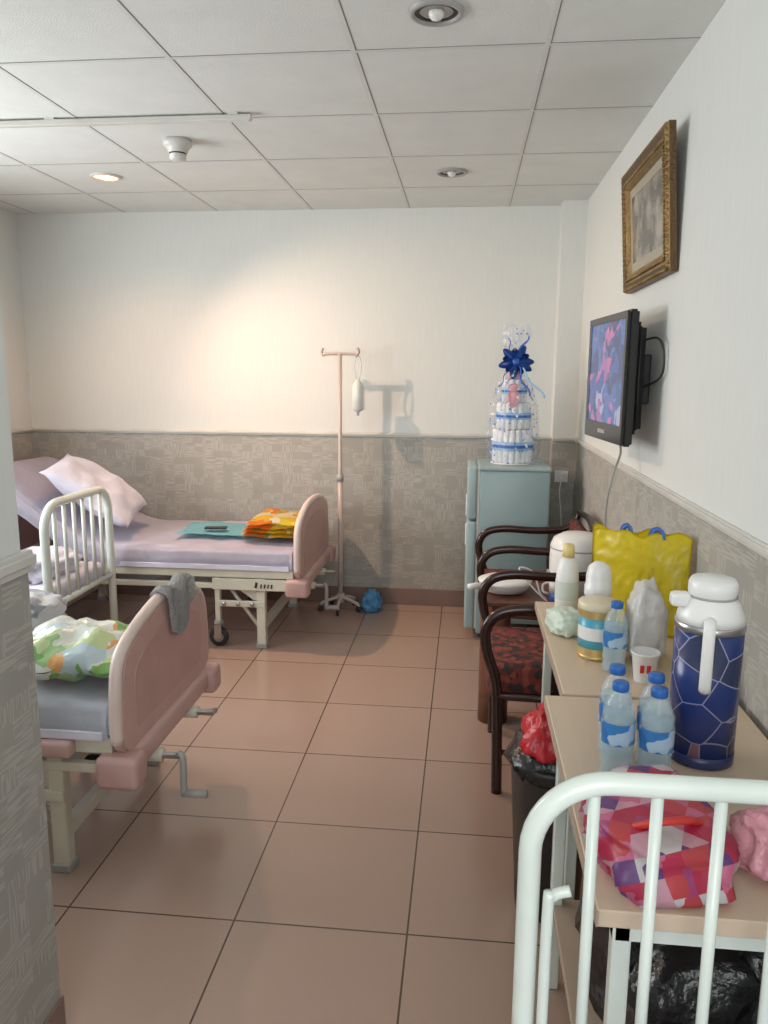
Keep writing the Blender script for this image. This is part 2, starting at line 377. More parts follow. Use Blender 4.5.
# ------------------------------------------------------------ hospital beds
def hospital_bed(yn, yf, xf, raised=0.0, brackets=True, sheet='lilac'):
    """foot end at xf, head toward -x, near side yn, far side yf"""
    b = B('hospital_bed'); xh = xf-1.92; yc = (yn+yf)/2; W = yf-yn
    def board(x0, th, zb=.38, top=.775, headb=False):
        pts = []
        ctrl = [(yn+.05, zb), (yn-.005, zb+.06), (yn, .58), (yn+.03, .68), (yn+.12, top-.045), (yn+.27, top-.008), (yc, top), (yf-.27, top-.008), (yf-.12, top-.045), (yf-.03, .68), (yf, .58), (yf+.005, zb+.06), (yf-.05, zb)]
        sp = smooth_path([(x0, p[0], p[1]) for p in ctrl], 4)
        b.poly(sp, (th, 0, 0), M['pink'], .008, False)
        ins = [(yn+.10, zb+.07), (yn+.08, .58), (yn+.14, .66), (yc, top-.065), (yf-.14, .66), (yf-.08, .58), (yf-.10, zb+.07)]
        sp2 = smooth_path([(x0+th-.001, p[0], p[1]) for p in ins], 4)
        b.poly(sp2, (.004, 0, 0), M['pinkd'], .001)
        edge = [(x0+th/2, p[0], p[1]) for p in ctrl[1:-1]]
        b.tube([Vector(p)+Vector((0, 0, .003)) for p in smooth_path(edge, 5)], .019, M['pinkl'], 10)
    board(xf-.045, .04)
    board(xh, .04, top=.90)
    b.box((xf-.055, yn-.01, .325), (xf+.015, yf+.01, .40), M['pink'], .018, 3)
    for y in (yn-.02, yf-.06): b.box((xf-.09, y-.01, .305), (xf+.04, y+.08, .405), M['pinkd'], .02, 3)
    if brackets:
        for y in (yn-.03, yf-.02):
            b.box((xf-.33, y, .395), (xf-.16, y+.05, .445), M['pink'], .012)
    for y in (yn+.01, yf-.04):
        b.box((xh+.03, y, .40), (xf-.05, y+.03, .45), M['cream'], .004)
        b.box((xh+.06, y+.002, .335), (xf-.10, y+.028, .365), M['cream'], .004)
    for i in range(9):
        xx = xh+.1+i*.21
        b.box((xx, yn+.03, .415), (xx+.03, yf-.03, .435), M['cream'])
    for xx, dirn in ((xf-.26, 1), (xh+.36, -1)):
        for y in (yn+.015, yf-.065):
            b.box((xx, y, .0), (xx+.05, y+.045, .40), M['cream'], .006)
            b.box((xx-.006, y-.004, .0), (xx+.056, y+.05, .025), M['grey'], .004)
            b.poly([(xx-.20, y+.02, .395), (xx, y+.02, .395), (xx, y+.02, .27), (xx-.02, y+.02, .27)], (0, .006, 0), M['cream'])
            b.tube([(xx+.02, y+.05, .08), (xx-.17, y+.05, .34)], .011, M['cream'], 8)
            b.box((xx-.22, y-.006, .235), (xx+.05, y+.008, .27), M['cream'], .004)
            for k in range(3): b.cyl((xx-.18+k*.08, y-.012, .252), (xx-.18+k*.08, y+.01, .252), .012, M['steel'], 12)
            b.box((xx-.235, y, .13), (xx-.205, y+.03, .40), M['cream'], .004)
            cx = xx-.22
            b.cyl((cx, y+.015, .13), (cx, y+.015, .15), .025, M['grey'])
            b.box((cx-.02, y-.012, .05), (cx+.02, y-.004, .135), M['steel'], .002); b.box((cx-.02, y+.034, .05), (cx+.02, y+.042, .135), M['steel'], .002)
            b.box((cx-.02, y-.012, .127), (cx+.02, y+.042, .137), M['steel'], .002)
            b.lathe((cx, y+.002, .055), [(.03, 0), (.053, .002), (.055, .012), (.053, .024), (.03, .026)], M['dark'], 24, ax=(0, 1, 0))
            b.lathe((cx, y-.001, .055), [(.001, 0), (.028, 0), (.03, .032), (.001, .032)], M['grey'], 20, ax=(0, 1, 0))
        b.box((xx+.005, yn+.03, .10), (xx+.045, yf-.03, .14), M['cream'], .004)
        b.box((xx+.005, yn+.03, .30), (xx+.045, yf-.03, .33), M['cream'], .004)
    for k, yy in enumerate((yc-.16, yc+.16)):
        b.cyl((xf-.5, yy, .30), (xf+.08, yy, .30), .011, M['steel'])
        b.cyl((xf-.06, yy, .30), (xf+.02, yy, .30), .022, M['cream'])
        if k == 0:
            b.tube(smooth_path([(xf+.07, yy, .31), (xf+.085, yy, .29), (xf+.085, yy, .18), (xf+.09, yy, .17)], 4), .011, M['grey'])
            b.cyl((xf+.08, yy, .173), (xf+.16, yy, .173), .013, M['grey'])
        else:
            b.tube([(xf+.06, yy, .30), (xf+.065, yy+.06, .28)], .011, M['grey'])
    if not brackets:   # maker's plate hanging below the near rail
        b.box((xf-.50, yn-.004, .335), (xf-.06, yn+.004, .398), M['cream'], .002, 1)
        xx = xf-.26
        for i, w in enumerate((.026, .016, .016, .014, .016)):
            b.box((xx, yn-.007, .35), (xx+w*.5, yn-.004, .372+(.01 if i == 0 else 0)), M['blackm'], 0, rot=(0, .2, 0)); xx += w+.004
    def ztop(x):
        u = (xf-.1-x)
        r = max(0, (u-1.0)/.8)
        return .56+raised*(r*r*(3-2*r) if r < 1 else 1)
    def mf(u, v):
        x = xf-.055-(1.83)*u
        zt = ztop(x); zb_ = zt-.11
        n = .008*noise.noise(Vector((x*6, v*5, yn)))+.008*noise.noise(Vector((x*2-v*4, v*9, 3)))+.004*noise.noise(Vector((x*14+v*6, v*12, 8)))
        prof = [(0, zb_), (-.012, zb_+.05), (0, zt-.02), (.03, zt), (.25, zt), (.5, zt+.005), (.75, zt), (.97, zt), (1.0, zt-.02), (1.012, zb_+.05), (1.0, zb_)]
        k = v*(len(prof)-1); i = min(int(k), len(prof)-2); t = k-i
        a = prof[i]; c = prof[i+1]
        yy = yn+.01+(W-.02)*(a[0]+(c[0]-a[0])*t); zz = a[1]+(c[1]-a[1])*t
        return Vector((x, yy-(.5-v)*.02*abs(math.sin(x*11)), zz+n*(1 if .15 < v < .85 else .8)))
    b.grid(mf, 90, 44, M[sheet], .012)
    b.box((xf-.07, yn+.02, .455), (xf-.055, yf-.02, .55), M[sheet])
    b.box((xh+.9, yn-.006, .447), (xf-.07, yn+.004, .475), M['lilac2'], .003)
    b.done()
hospital_bed(3.97, 4.82, -.86, .40, False)
hospital_bed(1.99, 2.73, -.955, 0, True, 'bluewhite')

b = B('bed_pillow'); b.pillow((-2.15, 4.28, .825), .56, .48, .17, M['lilac2'], (.15, .62, .25), 3, .02); b.done()
M['teal'] = mat('cyan_cloth', (.30, .64, .72), .85, bump=.3)
b = B('folded_cloth')
b.grid(lambda u, v: Vector((-1.66+.42*u+.015*math.sin(v*5), 4.2+.36*v+.015*math.sin(u*6), .592+.008*noise.noise(Vector((u*4, v*4, 1))))), 16, 12, M['teal'], .008); b.done()
b = B('remote_control'); b.box((-1.50, 4.26, .608), (-1.37, 4.31, .620), M['blackm'], .005, rot=(0, 0, .15)); b.done()
M['orange'] = mat_patch('orange_print', [(.85, .25, .02), (.88, .52, .03), (.85, .28, .03), (.80, .70, .06), (.38, .50, .06), (.88, .40, .04), (.85, .80, .6), (.85, .60, .04)], 12, .75, distort=.25, bump=.3)
b = B('folded_baby_blanket')
for k in range(4):
    def bf(u, v, k=k):
        e = 1-max(abs(u*2-1)**8, abs(v*2-1)**8)
        return Vector((-1.24+.31*u+.012*k, 4.12+.42*v-.008*k, .602+k*.026+.022*e+.012*noise.noise(Vector((u*3, v*3, k*3)))))
    b.grid(bf, 20, 20, M['orange'], .018)
b.done()

M['print'] = mat_patch('animal_print', [(.72, .75, .66), (.35, .55, .25), (.70, .75, .70), (.50, .62, .68), (.55, .66, .35), (.72, .75, .68), (.75, .40, .15), (.20, .42, .12)], 16, .2, distort=.2, bump=.6)
b = B('printed_pillow'); b.pillow((-1.20, 2.20, .648), .38, .36, .13, M['print'], (.04, .0, .12), 5, .02); b.done()
M['greyprint'] = mat_patch('grey_print', [(.50, .53, .58), (.64, .65, .67), (.36, .40, .46), (.58, .60, .64)], 16, .8, distort=.2)
b = B('bundled_blanket'); b.blob((-1.60, 2.52, .64), (.3, .28, .14), M['greyprint'], 3, .25, floor=.578); b.done()
M['towel'] = mat('grey_towel', (.60, .60, .60), .95, bump=1, bscale=120)
b = B('hand_towel')
def tf(u, v):
    y = 2.33+.24*v; L = -.17+.33*u; top = .792+.010*math.sin(v*9)
    x0 = -.955-.025
    if L < -.030: x = x0-.030; z = top-(-L-.030)
    elif L > .030: x = x0+.034+.006*math.sin(v*14); z = top-(L-.030)*(1.0+.3*math.sin(v*5))
    else: x = x0+L; z = top+.012*math.cos(L/.030*math.pi/2)
    return Vector((x+.006*noise.noise(Vector((u*5, v*5, 2))), y+.012*math.sin(u*8), z))
b.grid(tf, 30, 16, M['towel'], .006); b.done()

def tube_end(b, p0, p1, ztop, r, nb, rb, zlow, R=.12, legs=True):
    p0 = Vector((p0[0], p0[1], 0)); p1 = Vector((p1[0], p1[1], 0)); d = (p1-p0).normalized(); up = Vector((0, 0, 1))
    path = [p0+up*0.0, p0+up*.3, p0+up*(ztop-R)]
    path += arc(p0+d*R+up*(ztop-R), R, math.pi, math.pi/2, 10, d, up)[1:]
    path += arc(p1-d*R+up*(ztop-R), R, math.pi/2, 0, 10, d, up)
    path += [p1+up*.3, p1]
    b.tube(path, r, M['white_enamel'], 16)
    b.tube([p0+up*zlow, p1+up*zlow], r*.75, M['white_enamel'], 12)
    L = (p1-p0).length
    for i in range(nb):
        s_ = L*(i+1)/(nb+1)
        zt = ztop
        if s_ < R: zt = ztop-R+math.sqrt(max(0, R*R-(R-s_)**2))
        if L-s_ < R: zt = ztop-R+math.sqrt(max(0, R*R-(R-L+s_)**2))
        b.tube([p0+d*s_+up*zlow, p0+d*s_+up*zt], rb, M['white_enamel'], 10)
b = B('tubular_cot_bed')
tube_end(b, (-1.90, 3.26), (-1.90, 3.90), .90, .021, 6, .010, .42)
tube_end(b, (-2.84, 3.26), (-2.84, 3.90), .90, .021, 6, .010, .42)
for y in (3.26, 3.90): b.tube([(-2.84, y, .40), (-1.90, y, .40)], .016, M['white_enamel'])
b.box((-2.81, 3.285, .40), (-1.93, 3.875, .50), M['lilac'], .03, 3)
b.done()
b = B('cot_blanket'); b.blob((-2.12, 3.56, .55), (.30, .44, .13), M['lilac'], 8, .25, floor=.502); b.done()
b = B('bundled_blanket'); b.blob((-2.55, 3.55, .56), (.3, .4, .18), M['greyprint'], 11, .25, floor=.502); b.done()

b = B('tubular_crib_bed')
tube_end(b, (.098, .93), (.645, .93), .990, .0150, 6, .0078, .42, R=.10)
tube_end(b, (.098, -.75), (.645, -.75), .990, .0150, 6, .0078, .42, R=.10)
for x in (.098, .645): b.box((x-.012, -.75, .385), (x+.012, .93, .425), M['white_enamel'], .004)
b.box((.112, -.73, .40), (.63, .90, .47), M['lilac'], .03, 3)
b.tube(smooth_path([(.122, .915, .42), (.122, .915, .80), (.128, .915, .835), (.15, .915, .845)], 5), .0075, M['white_enamel'])
b.done()

# ------------------------------------------------------------ IV stand
b = B('iv_stand'); px, py = -.775, 4.745
M['ivpole'] = mat('iv_pole_paint', (.55, .46, .42), .35)
b.tube([(px, py, .08), (px, py, 1.625)], .012, M['ivpole']); b.tube([(px, py, .06), (px, py, .85)], .016, M['ivpole'])
b.cyl((px, py, .84), (px, py, .88), .022, M['grey'])
b.tube(smooth_path([(px-.105, py, 1.66), (px-.115, py, 1.635), (px-.10, py, 1.617), (px-.08, py, 1.625), (px+.08, py, 1.625), (px+.10, py, 1.617), (px+.115, py, 1.635), (px+.108, py, 1.66)], 6), .010, M['ivpole'], 8)
for k in range(5):
    a = k*2*math.pi/5+.95; c, s_ = math.cos(a), math.sin(a)
    b.tube(smooth_path([(px, py, .085), (px+c*.06, py+s_*.06, .075), (px+c*.13, py+s_*.13, .05)], 4), .011, M['ivpole'])
    b.lathe((px+c*.13, py+s_*.13, .02), [(.012, -.008), (.02, -.007), (.02, .007), (.012, .008)], M['dark'], 16, ax=(-s_, c, 0))
    b.cyl((px+c*.13, py+s_*.13, .02), (px+c*.13, py+s_*.13, .055), .006, M['steel'])
b.cyl((px, py, .05), (px, py, .11), .025, M['ivpole'])
b.done()
M['ivbag'] = mat('iv_bottle_plastic', (.75, .78, .75), .2, alpha=.9)
b = B('iv_drip_bag'); hx = px+.112
b.tube(smooth_path([(hx, py, 1.613), (hx+.012, py, 1.60), (hx+.020, py, 1.54), (hx+.004, py, 1.46)], 4), .003, M['steel'], 6)
b.tube(smooth_path([(hx, py, 1.613), (hx-.012, py, 1.60), (hx-.022, py, 1.54), (hx-.006, py, 1.46)], 4), .003, M['steel'], 6)
b.lathe((hx, py, 1.28), [(.006, -.03), (.010, -.005), (.026, 0), (.036, .012), (.037, .14), (.030, .165), (.014, .18), (.008, .195)], M['ivbag'], 20)
b.tube(smooth_path([(hx, py, 1.255), (hx+.01, py, 1.40), (hx+.040, py, 1.42), (hx+.042, py, 1.28)], 5), .002, M['white'], 6)
b.done()
M['bluebag'] = mat('blue_plastic_bag', (.07, .26, .50), .3, bump=.8, bscale=30)
b = B('plastic_bag'); b.blob((-.575, 4.76, .06), (.12, .14, .14), M['bluebag'], 2, .35, floor=.0, taper=.3); b.done()

# ------------------------------------------------------------ fridge
b = B('refrigerator')
x0, x1, ya, yb = .018, .475, 4.29, 4.74
FT = 1.0
b.box((x0+.068, ya, .03), (x1, yb, FT-.02), M['fridge'], .012, 3)
b.box((x0+.06, ya-.006, FT-.022), (x1+.005, yb+.004, FT), M['fridged'], .008, 2)
b.box((x0, ya-.003, .06), (x0+.058, yb+.003, .690), M['fridged'], .014, 3)
b.box((x0, ya-.003, .700), (x0+.058, yb+.003, FT-.004), M['fridged'], .014, 3)
b.box((x0+.056, ya+.004, .06), (x0+.07, yb-.004, FT-.01), M['trim'], .002)
b.box((x0-.006, ya+.03, .55), (x0+.004, ya+.05, .67), M['white'], .002); b.box((x0-.006, ya+.03, .72), (x0+.004, ya+.05, .84), M['white'], .002)
for xx in (x0+.1, x1-.05):
    for yy in (ya+.04, yb-.04): b.cyl((xx, yy, 0), (xx, yy, .035), .018, M['dark'])
b.done()

# ------------------------------------------------------------ diaper cake
M['ribbon'] = mat('blue_ribbon', (.015, .09, .42), .3)
M['lblue'] = mat('light_blue_ribbon', (.30, .52, .75), .4)
M['diaper'] = mat('diaper_white', (.80, .83, .86), .8, bump=.4)
M['pinktoy'] = mat('pink_toy', (.75, .38, .45), .7)
def cello():
    m, nt, bs = new_mat('cellophane')
    tc = nt.nodes.new('ShaderNodeTexCoord'); v = nt.nodes.new('ShaderNodeTexVoronoi'); v.inputs['Scale'].default_value = 38
    nt.links.new(tc.outputs['Object'], v.inputs['Vector'])
    sp = nt.nodes.new('ShaderNodeSeparateColor'); nt.links.new(v.outputs['Color'], sp.inputs[0])
    N = NT(nt)
    l = N.m('LESS_THAN', v.outputs['Distance'], .26)
    nt.links.new(N.m('ADD', .10, N.m('MULTIPLY', l, .65)), bs.inputs['Alpha'])
    nt.links.new(N.mix(N.m('GREATER_THAN', sp.outputs[0], .5), (.82, .88, .95), (.12, .35, .75)), bs.inputs['Base Color'])
    bs.inputs['Roughness'].default_value = .08
    return m
M['cello'] = cello()
b = B('diaper_cake'); cx, cy = .272, 4.50; zc0 = FT+.002; z = zc0
b.lathe((cx, cy, z), [(.125, 0), (.125, .006)], M['white'], 32); z += .008
for R, h in ((.116, .19), (.098, .15), (.070, .13)):
    n = int(2*math.pi*(R-.018)/.031)
    for k in range(n):
        a = 2*math.pi*k/n
        b.lathe((cx+(R-.018)*math.cos(a), cy+(R-.018)*math.sin(a), z), [(.010, 0), (.017, .006), (.0175, h*.5), (.017, h-.008), (.009, h)], M['diaper'], 10)
    b.lathe((cx, cy, z), [(R-.02, 0), (R-.02, h-.01)], M['diaper'], 24)
    b.lathe((cx, cy, z+h*.38), [(R+.001, 0), (R+.003, .003), (R+.003, h*.24), (R+.001, h*.24+.003)], M['lblue'], 32, cap=False)
    b.lathe((cx, cy, z+h*.45), [(R+.004, 0), (R+.004, h*.09)], M['ribbon'], 32, cap=False)
    z += h
b.blob((cx-.01, cy-.085, zc0+.37), (.06, .05, .09), M['pinktoy'], 1, .1, sub=3); b.blob((cx-.01, cy-.09, zc0+.43), (.05, .045, .05), M['pinktoy'], 2, .08, sub=3)
b.blob((cx, cy, z+.02), (.08, .08, .09), M['pinktoy'], 5, .12, sub=3)
def cw(u, v):
    prof = [(.140, .0), (.150, .1), (.142, .2), (.125, .33), (.092, .46), (.038, .54), (.025, .57), (.045, .61), (.065, .67), (.075, .75)]
    k = v*(len(prof)-1); i = min(int(k), len(prof)-2); t = k-i
    r = prof[i][0]*(1-t)+prof[i+1][0]*t; zz = prof[i][1]*(1-t)+prof[i+1][1]*t
    a = u*2*math.pi
    r *= 1+.13*math.sin(a*7+zz*12)*(.3+v)+.08*noise.noise(Vector((math.cos(a)*2, math.sin(a)*2, zz*9)))
    return Vector((cx+r*math.cos(a), cy+r*math.sin(a), zc0+.008+zz+(.03*math.sin(a*9) if v > .95 else 0)))
b.grid(cw, 70, 30, M['cello'])
zb = zc0+.575
def petal(c0, rad, L, W, m, curl=.02):
    rad = rad.normalized(); side = rad.cross(Vector((0, 1, 0))).normalized(); nn = side.cross(rad)
    def pf(u, v):
        w = W*math.sin(math.pi*min(1, u*.92+.04))**.7
        return c0+rad*(L*u)+side*(w*(v*2-1))+nn*(curl*math.sin(math.pi*u)*(1-(v*2-1)**2)*1.4)+Vector((0, -.01*math.sin(u*6), 0))
    b.grid(pf, 10, 6, m, .002)
for k in range(11):
    a = k*2*math.pi/11
    c0 = Vector((cx, cy-.045, zb))
    petal(c0, Vector((math.cos(a), -.45 if k % 2 else -.1, math.sin(a)*.85)), .085 if k % 2 else .10, .024, M['ribbon'], .02*(1 if k % 2 else -1))
b.blob((cx, cy-.06, zb), (.045, .05, .045), M['ribbon'], 3, .1, sub=3)
for k, (a, L, m) in enumerate(((-2.2, .17, 'ribbon'), (-1.9, .26, 'lblue'), (-1.2, .2, 'ribbon'), (-.9, .25, 'lblue'), (2.0, .14, 'ribbon'), (1.2, .15, 'ribbon'))):
    pts = [Vector((cx+math.cos(a)*t*L+.012*math.sin(t*9), cy-.06-.07*t, zb+math.sin(a)*t*L)) for t in [i/12 for i in range(13)]]
    b.tube(pts, .006, M[m], 6, flat=.4)
b.done()

# ------------------------------------------------------------ TV & picture on right wall
b = B('wall_television')
pn = Vector((.545, 2.76, 0)); pf_ = Vector((.50, 3.30, 0)); w = (pf_-pn).length; d = (pf_-pn).normalized(); nrm = Vector((-d.y, d.x, 0))
if nrm.x > 0: nrm = -nrm
RT = Matrix(((d.x, nrm.x, 0, (pn.x+pf_.x)/2), (d.y, nrm.y, 0, (pn.y+pf_.y)/2), (0, 0, 1, 1.492), (0, 0, 0, 1)))
def tbox(lo, hi, m, bev):
    t = bmesh.new(); bmesh.ops.create_cube(t, size=1); lo = Vector(lo); hi = Vector(hi)
    bmesh.ops.scale(t, vec=hi-lo, verts=t.verts)
    if bev: bmesh.ops.bevel(t, geom=list(t.edges), offset=bev, segments=3, affect='EDGES')
    bmesh.ops.translate(t, vec=(lo+hi)/2, verts=t.verts); b.add(t, m, bev > .008, RT)
H = .235
tbox((-w/2, -.035, -H), (w/2, 0, H), M['black'], .008)
tbox((-w/2+.03, -.075, -H+.04), (w/2-.03, -.03, H-.04), M['blackm'], .02)
M['screen_reflection'] = mat_patch('tv_painted_reflection', [(.02, .04, .12), (.03, .07, .22), (.28, .09, .22), (.05, .09, .24), (.20, .09, .22), (.02, .04, .12), (.03, .07, .18), (.20, .22, .32), (.03, .06, .20)], 13, .1, distort=.3, emis=.75)  # room reflection on the screen painted as faintly glowing pink and blue patches
M['bezel'] = mat('tv_bezel', (.008, .008, .009), .15, var=0)
tbox((-w/2+.03, -.002, -H+.07), (w/2-.03, .002, H-.03), M['screen_reflection'], 0)
for lo, hi in (((-w/2+.004, -.001, H-.03), (w/2-.004, .006, H-.004)), ((-w/2+.004, -.001, -H+.004), (w/2-.004, .006, -H+.07)), ((-w/2+.004, -.001, -H+.07), (-w/2+.03, .006, H-.03)), ((w/2-.03, -.001, -H+.07), (w/2-.004, .006, H-.03))):
    tbox(lo, hi, M['bezel'], .002)
tbox((-.05, .004, -H+.03), (.05, .008, -H+.045), M['grey'], .001)
b.box((.56, 2.95, 1.40), (XR-.001, 3.09, 1.58), M['blackm'], .005)
b.tube(smooth_path([(.60, 2.85, 1.62), (.64, 2.76, 1.63), (.655, 2.72, 1.58), (.655, 2.74, 1.50), (.62, 2.86, 1.46)], 6), .004, M['blackm'], 6)
b.tube(smooth_path([(.57, 3.08, 1.30), (.60, 3.06, 1.22), (.57, 3.02, 1.13), (.55, 3.02, 1.0), (.56, 3.04, .80)], 6), .005, M['grey'], 6)
b.done()

def art_mat():
    m, nt, bs = new_mat('sepia_photo'); N = NT(nt)
    tc = nt.nodes.new('ShaderNodeTexCoord')
    n = N.noise(tc.outputs['Object'], 9, 4)
    r = nt.nodes.new('ShaderNodeValToRGB'); e = r.color_ramp.elements
    e[0].position = .38; e[0].color = (.08, .07, .055, 1); e[1].position = .62; e[1].color = (.38, .34, .27, 1)
    nt.links.new(n, r.inputs['Fac']); nt.links.new(r.outputs['Color'], bs.inputs['Base Color'])
    bs.inputs['Roughness'].default_value = .15; return m
M['art'] = art_mat(); M['mat_board'] = mat('mat_board', (.40, .36, .28), .7)
b = B('framed_picture'); y0, y1, z0, z1 = 2.66, 3.37, 1.835, 2.29
tilt = .035
def fx(z): return XR-.005-(z-z0)/(z1-z0)*tilt
def ring(i0, i1, o0, o1, m):
    t = bmesh.new()
    def cor(i, o):
        return [t.verts.new((fx(zz)-o, yy, zz)) for yy, zz in ((y0+i, z0+i), (y1-i, z0+i), (y1-i, z1-i), (y0+i, z1-i))]
    A = cor(i0, o0); C = cor(i1, o1)
    for k in range(4): t.faces.new((A[k], A[(k+1) % 4], C[(k+1) % 4], C[k]))
    b.add(t, m, False)
ring(0, 0, 0, .022, M['goldd']); ring(0, .012, .022, .034, M['gold']); ring(.012, .03, .034, .024, M['goldd']); ring(.03, .06, .024, .030, M['gold']); ring(.06, .072, .030, .012, M['gold'])
ring(.072, .105, .012, .012, M['mat_board'])
t = bmesh.new(); i = .105
t.faces.new([t.verts.new((fx(zz)-.011, yy, zz)) for yy, zz in ((y0+i, z0+i), (y1-i, z0+i), (y1-i, z1-i), (y0+i, z1-i))]); b.add(t, M['art'])
t = bmesh.new()
t.faces.new([t.verts.new((fx(zz), yy, zz)) for yy, zz in ((y0, z0), (y1, z0), (y1, z1), (y0, z1))]); b.add(t, M['goldd'])
def beads(inset, off, step, r):
    yy = y0+inset
    while yy <= y1-inset:
        for zz in (z0+inset, z1-inset): b.lathe((fx(zz)-off+r, yy, zz), [(.001, -r), (r*.8, -r*.5), (r, 0), (r*.8, r*.5), (.001, r)], M['gold'], 6)
        yy += step
    zz = z0+inset
    while zz <= z1-inset:
        for yy in (y0+inset, y1-inset): b.lathe((fx(zz)-off+r, yy, zz), [(.001, -r), (r*.8, -r*.5), (r, 0), (r*.8, r*.5), (.001, r)], M['gold'], 6)
        zz += step
beads(.010, .036, .020, .008); beads(.045, .036, .018, .0075)
b.done()

# ------------------------------------------------------------ desks
def desk(ya, yb, xa, shelf=True, xb_=XR-.02):
    b = B('desk')
    b.box((xa, ya, .722), (xb_, yb, .75), M['desk'], .002, 1)
    b.box((xa-.002, ya-.002, .724), (xa+.001, yb+.002, .748), M['desk_edge'])
    b.box((xa+.03, ya+.03, .68), (xb_-.01, ya+.05, .722), M['white_enamel']); b.box((xa+.03, yb-.05, .68), (xb_-.01, yb-.03, .722), M['white_enamel'])
    for x in (xa+.03, xb_-.04):
        for y in (ya+.03, yb-.055):
            b.box((x, y, 0), (x+.028, y+.028, .722), M['white_enamel'], .004)
    if shelf:
        b.box((xa+.035, ya+.03, .215), (xb_-.015, yb-.03, .235), M['desk_edge'], .002)
        for y in (ya+.035, yb-.05): b.box((xa+.03, y, .19), (xb_-.012, y+.018, .215), M['white_enamel'])
        for y in (ya+.035, yb-.05): b.box((xa+.03, y, .48), (xb_-.012, y+.015, .50), M['white_enamel'])
    b.done()
desk(1.78, 2.55, .25, False); desk(1.01, 1.765, .205)
T = .7505

# ------------------------------------------------------------ armchairs
def armchair(ya, yb):
    b = B('armchair'); xf, xb_ = .10, .60
    W = M['chairwood']
    for y in (ya+.02, yb-.02):
        pts = smooth_path([(xf+.045, y, 0), (xf+.04, y, .22), (xf+.03, y, .42), (xf-.005, y, .54), (xf-.01, y, .62), (xf+.03, y, .675), (xf+.12, y, .695), (xf+.28, y, .69), (xf+.42, y, .70), (xb_-.03, y, .72)], 6)
        b.tube(pts, .014, W, 10, flat=1.4)
        b.tube(smooth_path([(xb_, y, 0), (xb_-.03, y, .25), (xb_-.055, y, .42), (xb_-.04, y, .62), (xb_+.01, y, .80)], 5), .015, W, 10)
        b.tube([(xf+.03, y, .375), (xb_-.05, y, .365)], .015, W, 10)
        b.tube([(xf+.04, y, .16), (xb_-.02, y, .16)], .010, W, 8)
    b.tube([(xf+.035, ya+.02, .365), (xf+.035, yb-.02, .365)], .016, W); b.tube([(xb_-.055, ya+.02, .39), (xb_-.055, yb-.02, .39)], .015, W)
    b.tube([(xf+.25, ya+.02, .16), (xf+.25, yb-.02, .16)], .010, W, 8)
    b.tube(smooth_path([(xb_+.008, ya+.02, .79), (xb_+.015, (ya+yb)/2, .81), (xb_+.008, yb-.02, .79)], 6), .016, W)
    b.box((xf+.0, ya+.035, .345), (xb_-.05, yb-.035, .485), M['seat'], .035, 4)
    b.box((xb_-.06, ya+.05, .50), (xb_-.01, yb-.05, .77), M['seat'], .022, 3, rot=(0, .14, 0))
    b.done()
armchair(2.60, 3.13); armchair(3.56, 4.10)
b = B('side_table')
b.box((.09, 3.17, .535), (.64, 3.50, .56), M['brown'], .006)
b.box((.13, 3.20, .48), (.60, 3.47, .535), M['brown'], .004)
b.cyl((.15, 3.24, 0), (.15, 3.24, .50), .065, M['brown'], 28); b.cyl((.56, 3.34, 0), (.56, 3.34, .50), .06, M['brown'], 28)
b.done()
b = B('electric_frying_pan')
b.lathe((.19, 3.34, .562), [(.05, 0), (.095, .008), (.112, .035), (.117, .045), (.119, .05), (.10, .058), (.05, .066), (.015, .068), (.014, .08), (.001, .082)], M['white'], 32)
b.tube([(.12, 3.27, .605), (.06, 3.21, .615), (.03, 3.19, .615)], [.012, .014, .012], M['white'], 10)
b.done()
b = B('rice_cooker')
b.lathe((.50, 3.345, .562), [(.08, 0), (.105, .008), (.118, .05), (.12, .15), (.118, .215), (.105, .245), (.07, .265), (.02, .27), (.001, .27)], M['white'], 32)
b.lathe((.50, 3.345, .765), [(.1205, 0), (.1205, .005)], M['grey'], 32, cap=False)
b.box((.372, 3.31, .60), (.384, 3.37, .66), M['grey'], .004)
b.done()
b = B('power_cord')
b.tube(smooth_path([(.36, 3.22, .565), (.33, 3.20, .60), (.30, 3.22, .68), (.24, 3.2, .70), (.30, 3.19, .62), (.36, 3.185, .566)], 6), .004, M['white'], 6)
b.done()
M['bluep'] = mat('blue_plastic', (.05, .15, .50), .35)
b = B('drinking_mug'); mx_, my_ = .405, 3.215
b.lathe((mx_, my_, .562), [(.03, 0), (.033, .004), (.036, .04)], M['bluep'], 20); b.lathe((mx_, my_, .602), [(.036, 0), (.038, .05), (.034, .05), (.032, .0)], M['white'], 20)
b.tube(smooth_path([(mx_-.036, my_, .64), (mx_-.06, my_, .63), (mx_-.06, my_, .60), (mx_-.036, my_, .59)], 4), .005, M['white'], 6); b.done()
b = B('wall_socket'); b.box((.55, 4.765, .86), (.63, 4.7795, .93), M['white'], .003); b.box((.575, 4.745, .88), (.605, 4.766, .91), M['white'], .004)
b.tube(smooth_path([(.59, 4.745, .89), (.58, 4.73, .8), (.60, 4.74, .6), (.60, 4.75, .3)], 5), .004, M['white'], 6); b.done()

